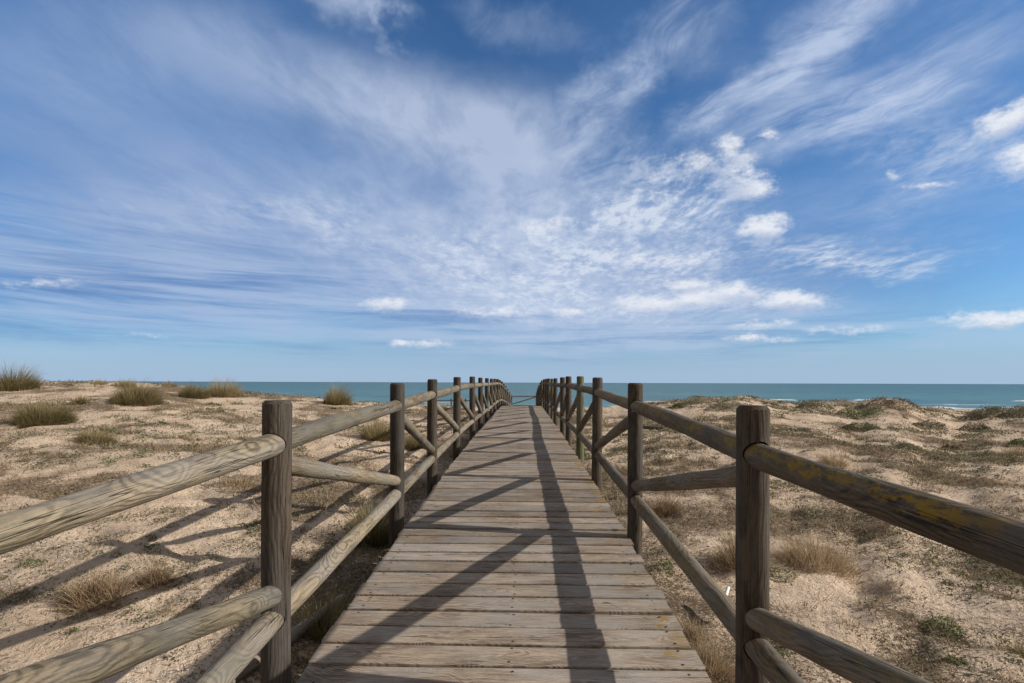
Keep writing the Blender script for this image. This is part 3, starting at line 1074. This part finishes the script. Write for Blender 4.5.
def leaves(centre, size, tone=None, flat=0.5):
    """many small lozenge leaves"""
    n = len(centre)
    a = rng.uniform(0, 2 * np.pi, n)
    el = rng.normal(0, flat, n)
    u = np.stack([np.cos(a) * np.cos(el), np.sin(a) * np.cos(el), np.sin(el)], 1)
    b = rng.normal(0, 1, (n, 3)) * np.array([1, 1, 0.35])
    w = np.cross(u, np.cross(b, u))
    w = w / (np.linalg.norm(w, axis=1)[:, None] + 1e-9)
    s = size[:, None]
    V = np.stack([centre - u * s * 0.5, centre + w * s * 0.22, centre + u * s * 0.5, centre - w * s * 0.22], 1)
    F = np.arange(n * 4).reshape(-1, 4)
    tone = rng.random(n) if tone is None else tone
    return V.reshape(-1, 3), F, tone


def join(parts):
    V, F, T = [], [], []
    o = 0
    for v, f, t in parts:
        V.append(v)
        F.append(f + o)
        T.append(t)
        o += len(v)
    return np.concatenate(V), np.concatenate(F), np.concatenate(T)


WIND = (0.5, -0.05, 0.0)


def grass_clump(name, label, cat, px, py, w, h, n, mat, wind=WIND, wid=0.0042, dens=1.0, tone_mu=0.5, group=None, spread=0.55, messy=0.25, depth=None):
    n = int(n * (2.0 if mat is M_marram else 1.3))
    c = pix(px, py)
    W = w / FPX * c.y
    Hh = h / FPX * c.y
    D = depth if depth else W * 0.7
    r = np.sqrt(rng.random(n)) * 0.5
    th = rng.uniform(0, 2 * np.pi, n)
    edge = 0.75 + 0.5 * fbm(np.cos(th) * 1.5 + px, np.sin(th) * 1.5 + py, 31, 2)
    r = r * edge + np.abs(rng.normal(0, 0.05, n))
    prof = np.clip(1.1 - (r / 0.5) ** 2 * 0.8, 0.15, 1)
    bx, by = r * np.cos(th) * W * 0.85, r * np.sin(th) * D * 0.85
    L = Hh * 1.1 * prof * np.where(rng.random(n) < 0.12, rng.uniform(0.9, 1.2, n), rng.uniform(0.35, 1.05, n)) * (0.75 + 0.5 * fbm(bx / W * 4 + px, by / D * 4, 5, 2))
    base = np.stack([bx + c.x, by + c.y, terrain(bx + c.x, by + c.y) - 0.02], 1) - np.array(c)
    az = np.arctan2(by, bx) + rng.normal(0, messy * 2.5, n)
    lean = r / 0.5 * spread + rng.normal(0, messy * 0.5, n)
    clump_tone = fbm(bx / W * 5 + px * 3, by / D * 5, 9, 2)
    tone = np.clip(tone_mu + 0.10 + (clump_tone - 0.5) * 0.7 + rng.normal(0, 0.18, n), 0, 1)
    scale_w = wid * (1 + c.y / 14)
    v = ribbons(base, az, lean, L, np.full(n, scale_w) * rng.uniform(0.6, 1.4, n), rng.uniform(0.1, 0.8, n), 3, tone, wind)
    # dead thatch at the foot
    k = n // 3
    i = rng.integers(0, n, k)
    tb = base[i] + rng.normal(0, 0.04, (k, 3)) * np.array([1, 1, 0.1])
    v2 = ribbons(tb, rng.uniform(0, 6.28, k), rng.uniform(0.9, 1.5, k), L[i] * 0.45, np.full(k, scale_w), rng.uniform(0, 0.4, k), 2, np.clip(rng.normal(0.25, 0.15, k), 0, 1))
    V, F, T = join([v, v2])
    o = mesh_np(name, V, F, mat, tones=T)
    o.location = c
    tag(o, label, cat, group or GG)
    return o


def shrub(name, label, cat, px, py, w, h, n, mat, size=0.03, tone_mu=0.5, twigs=60, group=None):
    c = pix(px, py)
    W = w / FPX * c.y
    Hh = h / FPX * c.y
    D = W * 0.8
    parts = []
    nt = twigs
    th = rng.uniform(0, 6.28, nt)
    rr = np.sqrt(rng.random(nt)) * 0.25
    tb = np.stack([rr * np.cos(th) * W, rr * np.sin(th) * D, np.zeros(nt)], 1)
    tb[:, 2] = terrain(tb[:, 0] + c.x, tb[:, 1] + c.y) - c.z - 0.01
    parts.append(ribbons(tb, th, rng.uniform(0.3, 1.2, nt), rng.uniform(0.5, 1.1, nt) * max(Hh, W * 0.35), np.full(nt, 0.005), rng.uniform(-0.2, 0.3, nt), 3, rng.uniform(0, 0.3, nt)))
    n = int(n * 1.5)
    th = rng.uniform(0, 6.28, n)
    r = np.sqrt(rng.random(n)) * 0.5 * (0.55 + 0.9 * fbm(np.cos(th) * 2 + px, np.sin(th) * 2 + py, 33, 3))
    r = r + np.abs(rng.normal(0, 0.06, n))
    x, y = r * np.cos(th) * W, r * np.sin(th) * D
    lump = 0.5 + 0.9 * fbm(x / W * 4 + px, y / W * 4, 7, 3)
    z = terrain(x + c.x, y + c.y) - c.z + Hh * (1 - (r / 0.5) ** 2 * 0.8) * lump * rng.random(n) ** 0.5
    z = np.maximum(z, terrain(x + c.x, y + c.y) - c.z + 0.005)
    tone = np.clip(tone_mu + 0.15 + (lump - 0.95) * 0.5 + rng.normal(0, 0.2, n), 0, 1)
    parts.append(leaves(np.stack([x, y, z], 1), size * (0.8 + c.y / 22) * rng.uniform(0.6, 1.4, n), tone, 0.7))
    V, F, T = join(parts)
    o = mesh_np(name, V, F, mat, tones=T)
    o.location = c
    tag(o, label, cat, group or GG)
    return o


GG = 'marram clumps on the left dune'
G = 'marram_clump'
grass_clump(G, 'tall dark marram clump cut off by the left edge of the photo', 'grass clump', 4, 391, 46, 24, 1500, M_marram, tone_mu=0.22)
grass_clump(G, 'wide rounded marram clump below the tall one at the far left', 'grass clump', 36, 425, 60, 24, 2400, M_marram, tone_mu=0.22, spread=0.8)
grass_clump(G, 'small grey tuft just right of the wide rounded marram clump', 'grass clump', 71, 406, 20, 10, 500, M_marram, tone_mu=0.45)
grass_clump(G, 'large straw topped marram mound in the middle of the left dune crest', 'grass clump', 131, 404, 52, 22, 2200, M_marram, tone_mu=0.34, spread=0.75)
grass_clump(G, 'pale flat tuft on the left skyline, near the tall dark clump', 'grass clump', 92, 386, 18, 6, 350, M_marram, tone_mu=0.75)
grass_clump(G, 'pale tuft on the skyline directly above the large marram mound', 'grass clump', 117, 388, 26, 9, 500, M_marram, tone_mu=0.6)
grass_clump(G, 'tiny tuft on the skyline right of the large marram mound', 'grass clump', 165, 388, 18, 6, 300, M_marram, tone_mu=0.55)
grass_clump(G, 'dark left half of the twin marram clumps on the skyline', 'grass clump', 190, 399, 32, 16, 1300, M_marram, tone_mu=0.3)
grass_clump(G, 'straw coloured right half of the twin marram clumps on the skyline', 'grass clump', 221, 398, 36, 18, 1500, M_marram, tone_mu=0.62)
grass_clump(G, 'peaked olive marram clump standing alone against the sea', 'grass clump', 336, 405, 30, 20, 1300, M_marram, tone_mu=0.45, spread=0.5)
grass_clump(G, 'low greenish tuft on bare sand below the large marram mound', 'grass clump', 88, 444, 40, 13, 1000, M_marram, tone_mu=0.38, spread=0.9)
grass_clump(G, 'yellow green grass clump behind the second left railing post', 'grass clump', 382, 441, 44, 24, 1500, M_marram, tone_mu=0.5, spread=0.8)
grass_clump(G, 'dim grass clump between the second and third left railing posts', 'grass clump', 417, 449, 26, 22, 700, M_marram, tone_mu=0.3, spread=0.8)

GG = 'dry tussocks beside the boardwalk'
G = 'dry_grass_tussock'
grass_clump(G, 'sprawling brown dead tussock on the sand under the left top rail', 'tussock', 88, 606, 78, 34, 1300, M_dry, wind=None, wid=0.004, tone_mu=0.35, spread=1.1, messy=0.6)
grass_clump(G, 'dark tangled dead tussock beside the sprawling brown one on the left', 'tussock', 148, 588, 50, 26, 900, M_dry, wind=None, wid=0.004, tone_mu=0.2, spread=1.1, messy=0.6)
grass_clump(G, 'faint straw tuft on the sand left of the first left railing post', 'tussock', 236, 487, 34, 12, 400, M_dry, wind=None, wid=0.004, tone_mu=0.6, messy=0.4)
grass_clump(G, 'long straw tussock on the right sand behind the first right post', 'tussock', 812, 560, 88, 30, 1500, M_dry, wind=None, wid=0.004, tone_mu=0.62, spread=0.8, messy=0.4)
grass_clump(G, 'dense brown tussock partly hidden by the first right railing post', 'tussock', 738, 560, 66, 34, 1100, M_dry, wind=None, wid=0.004, tone_mu=0.45, spread=0.9, messy=0.5)
grass_clump(G, 'round bristly tussock right of the second right railing post', 'tussock', 663, 512, 34, 24, 800, M_dry, wind=None, wid=0.004, tone_mu=0.4, spread=0.9, messy=0.5)
grass_clump(G, 'brittle grey tussock beside the deck edge at the lower right', 'tussock', 706, 672, 60, 52, 1300, M_dry, wind=None, wid=0.003, tone_mu=0.5, spread=1.1, messy=0.7)
grass_clump(G, 'upright straw tuft just above the middle of the lichened right top rail', 'tussock', 829, 463, 32, 17, 600, M_dry, wind=None, wid=0.004, tone_mu=0.7, spread=0.6)
grass_clump(G, 'dark grass bunch growing against the left edge of the planks', 'tussock', 372, 545, 36, 50, 900, M_marram, wind=None, wid=0.004, tone_mu=0.35, spread=0.8)
grass_clump(G, 'wispy grass bunch under the left bottom rail near the camera', 'tussock', 322, 640, 44, 52, 800, M_marram, wind=None, wid=0.0035, tone_mu=0.45, spread=0.8)
grass_clump(G, 'brown tussock strip in front of the white tube', 'tussock', 690, 634, 40, 24, 600, M_dry, wind=None, wid=0.003, tone_mu=0.4, spread=1.1, messy=0.7)
grass_clump(G, 'short straw tuft on the sand at the far right below the hummock', 'tussock', 1000, 452, 30, 12, 400, M_dry, wind=None, wid=0.004, tone_mu=0.6)

grass_clump(G, 'flat brown tussock on the right sand beside the small pale twig', 'tussock', 886, 582, 46, 9, 420, M_dry, wind=None, wid=0.003, tone_mu=0.35, spread=1.2, messy=0.8)
grass_clump(G, 'low brown mat of dead stems just above the fresh green sprigs', 'tussock', 908, 611, 48, 9, 420, M_dry, wind=None, wid=0.003, tone_mu=0.25, spread=1.3, messy=0.9)
grass_clump(G, 'straggly olive tuft touching the right edge near the bottom corner', 'tussock', 1012, 648, 34, 16, 320, M_marram, wind=None, wid=0.003, tone_mu=0.45, spread=1.1, messy=0.8)
grass_clump(G, 'thin ragged tussock on the sand between the lower right logs and the sprigs', 'tussock', 846, 622, 54, 10, 380, M_dry, wind=None, wid=0.003, tone_mu=0.4, spread=1.3, messy=0.9)
grass_clump(G, 'pale brittle scrub on the sand just above the left diagonal brace', 'tussock', 168, 618, 44, 12, 360, M_dry, wind=None, wid=0.003, tone_mu=0.75, spread=1.2, messy=0.9)
grass_clump(G, 'low brown scrub right of centre behind the lichened rail, above the straw tussock', 'tussock', 872, 528, 60, 9, 520, M_dry, wind=None, wid=0.003, tone_mu=0.3, spread=1.3, messy=0.9)
GG = 'low shrubs and herbs on the sand'
G = 'green_shrub'
shrub(G, 'grey green mat on the right dune crest near the third right post', 'shrub', 690, 404, 34, 7, 900, M_sage, tone_mu=0.6)
shrub(G, 'round dark green bush on the right dune below the crest mat', 'shrub', 677, 408, 12, 5, 350, M_green, tone_mu=0.4)
shrub(G, 'blue green spread of leaves behind the top of the first right post', 'shrub', 728, 409, 44, 10, 1400, M_sage, tone_mu=0.45)
shrub(G, 'dark shrub capping the small rounded hummock right of the first right post', 'shrub', 812, 407, 34, 9, 1100, M_sage, tone_mu=0.1)
shrub(G, 'long green mat on the slope right of the rounded hummock', 'shrub', 852, 415, 40, 9, 1300, M_green, tone_mu=0.55)
shrub(G, 'deep green shrub at the foot of the crest in the right dune', 'shrub', 856, 429, 34, 8, 1100, M_green, tone_mu=0.3)
shrub(G, 'brown topped scrub on the skyline in front of the surf gap', 'shrub', 874, 404, 26, 7, 800, M_litter, tone_mu=0.6)
shrub(G, 'straggly scrub line on the skyline just left of the surf gap', 'shrub', 900, 405, 32, 7, 900, M_litter, tone_mu=0.5)
shrub(G, 'dark scrub on the left bank of the sandy gap to the beach', 'shrub', 924, 427, 28, 9, 900, M_sage, tone_mu=0.15)
shrub(G, 'dark scrub covering the big hummock right of the sandy gap', 'shrub', 972, 416, 34, 12, 1500, M_sage, tone_mu=0.12)
shrub(G, 'dark bush at the foot of the big hummock right of the sandy gap', 'shrub', 966, 430, 24, 9, 800, M_sage, tone_mu=0.08)
shrub(G, 'olive scrub on the skyline in the far right corner of the dune', 'shrub', 1008, 412, 30, 8, 900, M_sage, tone_mu=0.35)
shrub(G, 'green mat at the right edge of the photo below the hummocks', 'shrub', 1012, 442, 26, 6, 700, M_green, tone_mu=0.5)
shrub(G, 'grey green creeping mat in the middle of the right sand flat', 'shrub', 965, 458, 62, 6, 1300, M_sage, tone_mu=0.6)
shrub(G, 'blue green creeping strip on the slope under the sandy gap', 'shrub', 904, 447, 28, 6, 700, M_sage, tone_mu=0.55)
shrub(G, 'dark flat scrub strip lying on pale sand below the gap', 'shrub', 943, 447, 20, 4, 400, M_litter, tone_mu=0.3)
shrub(G, 'fresh green sprig cluster near the lower right corner', 'shrub', 937, 626, 32, 14, 420, M_green, size=0.018, tone_mu=0.75, twigs=24)
shrub(G, 'small bright green plant below the sprig cluster at lower right', 'shrub', 947, 657, 18, 9, 200, M_green, size=0.018, tone_mu=0.8, twigs=16)
shrub(G, 'tiny green plant on the sand under the lichened top rail', 'shrub', 969, 583, 10, 5, 90, M_green, size=0.016, tone_mu=0.75, twigs=8)
shrub(G, 'green and grey plant on the sand beside the long straw tussock', 'shrub', 778, 574, 30, 8, 260, M_green, size=0.018, tone_mu=0.6, twigs=20)
shrub(G, 'small green weed beside the deck opposite the second right post', 'shrub', 664, 567, 20, 8, 200, M_green, size=0.018, tone_mu=0.6, twigs=16)
shrub(G, 'little green weed right of the deck beyond the second right post', 'shrub', 614, 471, 12, 5, 120, M_green, size=0.018, tone_mu=0.6, twigs=10)
shrub(G, 'dark green seedling against the shaded left edge of the planks', 'shrub', 344, 612, 22, 14, 200, M_green, size=0.016, tone_mu=0.5, twigs=12)
shrub(G, 'small green plant on pale sand left of the sprawling brown tussock', 'shrub', 22, 572, 22, 6, 160, M_green, size=0.018, tone_mu=0.6, twigs=10)
shrub(G, 'tiny bright plant on open sand in the left middle distance', 'shrub', 102, 467, 14, 5, 140, M_green, size=0.018, tone_mu=0.85, twigs=8)

# ---- uncountable cover
def screen_scatter(n, y0=1.3, y1=34.0, amax=1.15):
    a = rng.uniform(-amax, amax, n)
    y = np.exp(rng.uniform(math.log(y0), math.log(y1), n))
    x = a * y
    ok = (x < -1.12) | (x > 0.98)
    x, y = x[ok], y[ok]
    return x, y


def make_cover():
    # dry tufts
    x, y = screen_scatter(52000, 1.4, 36)
    cv = cover(x, y)
    ok = rng.random(len(x)) < np.clip((0.05 + 0.85 * cv ** 1.3) * np.where(x > 0, 1.15, 0.75), 0, 1) * np.clip(0.22 + y / 11, 0.2, 1)
    x, y = x[ok], y[ok]
    n = 9
    bx = np.repeat(x, n) + rng.normal(0, 0.03, len(x) * n) * (1 + np.repeat(y, n) / 7)
    by = np.repeat(y, n) + rng.normal(0, 0.03, len(x) * n) * (1 + np.repeat(y, n) / 7)
    N_ = len(bx)
    base = np.stack([bx, by, terrain(bx, by) - 0.005], 1)
    L = rng.uniform(0.03, 0.11, N_) * np.repeat(rng.uniform(0.35, 1.3, len(x)), n)
    L *= (0.55 + np.clip(by / 12, 0, 0.8))
    mu = np.repeat(np.clip(rng.normal(0.5, 0.2, len(x)), 0, 1), n)
    v = ribbons(base, rng.uniform(0, 6.28, N_), rng.uniform(0.2, 1.45, N_), L, 0.0026 * (1 + by / 3.2), rng.uniform(0, 0.7, N_), 2, np.clip(mu + rng.normal(0, 0.15, N_), 0, 1))
    tag(mesh_np('dry_grass', *v[:2], M_dry, tones=v[2]), 'short dry grass stubble scattered over the sand', 'grass', kind='stuff')
    # creeping grey-green mats
    for nm, mat, seed, cnt, lab, siz in (('creeping_herb', M_sage, 70, 9000, 'creeping grey green herbs patched across the dune sand', 0.016),
                                         ('low_weeds', M_green, 90, 1300, 'small fresh green weeds dotted over the sand', 0.016),
                                         ):
        x, y = screen_scatter(cnt, 1.6, 30)
        m = fbm(x / 2.2, y / 2.2, seed, 3)
        ok = rng.random(len(x)) < np.clip((m - 0.47) / 0.12, 0.05, 1) * np.clip(0.25 + y / 12, 0, 1) * np.where(x > 0, 1.0, 0.55)
        x, y = x[ok], y[ok]
        k = 46
        rad = rng.uniform(0.03, 0.16, len(x)) * (0.8 + y / 10)
        rr = np.repeat(rad, k) * np.sqrt(rng.random(len(x) * k))
        th = rng.uniform(0, 6.28, len(rr))
        bx = np.repeat(x, k) + rr * np.cos(th) * 1.3
        by = np.repeat(y, k) + rr * np.sin(th)
        bz = terrain(bx, by) + rng.uniform(0.0, 0.035, len(bx)) * (0.7 + by / 12)
        v = leaves(np.stack([bx, by, bz], 1), siz * (0.6 + by / 5) * rng.uniform(0.6, 1.4, len(bx)), None, 0.6)
        tag(mesh_np(nm, *v[:2], mat, tones=v[2]), lab, 'plants', kind='stuff')
    # litter: dark crumbs and little twigs
    x, y = screen_scatter(130000, 1.3, 26)
    cv = cover(x, y)
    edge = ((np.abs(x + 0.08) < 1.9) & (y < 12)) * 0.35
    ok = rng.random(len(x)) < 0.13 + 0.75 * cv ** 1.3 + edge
    x, y = x[ok], y[ok]
    n = len(x)
    base = np.stack([x, y, terrain(x, y) + 0.002], 1)
    v = ribbons(base, rng.uniform(0, 6.28, n), rng.uniform(1.15, 1.62, n), rng.uniform(0.010, 0.055, n) * (1 + y / 12), rng.uniform(0.002, 0.0055, n) * (1 + y / 4), rng.normal(0, 0.25, n), 2,
                np.clip(rng.normal(0.45, 0.28, n), 0, 1))
    tag(mesh_np('plant_litter', *v[:2], M_litter, tones=v[2]), 'brown crumbs and bits of dead stem littering the sand', 'litter', kind='stuff')
    x, y = screen_scatter(5200, 1.5, 14)
    ok = rng.random(len(x)) < 0.12 + 0.8 * cover(x, y)
    x, y = x[ok], y[ok]
    n = len(x)
    base = np.stack([x, y, terrain(x, y) + 0.006], 1)
    v = ribbons(base, rng.uniform(0, 6.28, n), rng.uniform(0.9, 1.6, n), rng.uniform(0.05, 0.20, n), rng.uniform(0.002, 0.0035, n) * (1 + y / 5), rng.normal(0, 0.5, n), 4,
                np.clip(rng.normal(0.6, 0.3, n), 0, 1))
    tag(mesh_np('dead_stems', *v[:2], M_litter, tones=v[2]), 'long thin dead stems and twiglets lying loose on the sand', 'twigs', kind='stuff')
    # shells and pebbles
    x, y = screen_scatter(9000, 1.4, 9)
    m = fbm(x / 1.1, y / 1.1, 130, 3)
    ok = m > 0.52
    x, y = x[ok], y[ok]
    n = len(x)
    s = rng.uniform(0.003, 0.009, n)
    a = rng.uniform(0, 6.28, n)
    z = terrain(x, y)
    q = [np.stack([x + s * np.cos(a + j * 1.5708) * (1 if j % 2 else 0.7), y + s * np.sin(a + j * 1.5708), z + 0.002], 1) for j in range(4)]
    top = np.stack([x, y, z + 0.002 + s * 0.7], 1)
    V = np.stack(q + [top], 1).reshape(-1, 3)
    i = np.arange(n) * 5
    F = np.concatenate([np.stack([i + j, i + (j + 1) % 4, i + 4], 1) for j in range(4)])
    tag(mesh_np('shell_fragments', V, F, M_shell), 'pale shell fragments and grit strewn on the sand', 'shells', kind='stuff')


make_cover()

# ------------------------------------------------------------------ odd things on the sand
a = pix(719, 613)
pole_mesh('tube', a + Vector((-0.05, -0.10, 0.02)), a + Vector((0.10, 0.10, 0.16)), 0.013, 0.013, M_white, None, seg=16)
tag(bpy.data.objects['tube'], 'short white plastic tube stuck in the brown tussock beside the boardwalk', 'tube')
a = pix(298, 650)
o = pole_mesh('driftwood_log', a + Vector((-0.22, -0.45, 0.02)), a + Vector((0.12, 0.45, 0.10)), 0.045, 0.035, M_drift, None, seg=16, wob=0.004)
tag(o, 'short grey driftwood log lying in shade under the left bottom rail', 'log')
a = pix(652, 429)
o = pole_mesh('fallen_pole', a + Vector((-0.75, 0.5, 0.05)), a + Vector((0.75, -0.45, 0.03)), 0.055, 0.045, M_beam, None, seg=14, wob=0.003)
tag(o, 'dark pole lying on the sand behind the third right railing bay', 'log')

M_twig = simple_mat('bleached_twig', (0.40, 0.36, 0.30, 1), 0.8, 0.0, 0.4)


def twig_obj(label, c, s, seed):
    """a crooked dry stem with side shoots, lying on the sand"""
    rr = random.Random(seed)
    me = bpy.data.meshes.new('dry_twig')
    bm = bmesh.new()

    def grow(p, d, r, n, depth):
        for q in range(n):
            d2 = (d + Vector((rr.uniform(-.45, .45), rr.uniform(-.45, .45), rr.uniform(-.3, .3)))).normalized()
            if p.z < 0.01:
                d2.z = abs(d2.z) * 0.6
            L = rr.uniform(0.03, 0.065) * s
            e = p + d2 * L
            M = Matrix.Translation((p + e) / 2) @ (e - p).to_track_quat('Z', 'Y').to_matrix().to_4x4()
            bmesh.ops.create_cone(bm, cap_ends=True, segments=7, radius1=r, radius2=r * 0.88, depth=L * 1.08, matrix=M)
            if depth < 2 and rr.random() < 0.45:
                grow(e, (d2 + Vector((rr.uniform(-1, 1), rr.uniform(-1, 1), rr.uniform(0.2, 1.0)))).normalized(), r * 0.55, rr.randint(2, 4), depth + 1)
            p, d, r = e, (d2 + d) / 2, r * 0.86
    grow(Vector((-0.16 * s, 0, 0.006)), Vector((1, 0.15, 0.12)), 0.0052 * s, 9, 0)
    bm.to_mesh(me)
    bm.free()
    me.materials.append(M_twig)
    o = bpy.data.objects.new('dry_twig', me)
    C.objects.link(o)
    o.location = c
    tag(o, label, 'twig')
    return o


twig_obj('bleached forked twig on the sand in the bottom right corner', pix(982, 668), 0.9, 4)
t2 = twig_obj('small pale twig lying left of the green sprigs on the right sand', pix(866, 586), 0.6, 9)
t2.rotation_euler = (0, 0, 0.6)
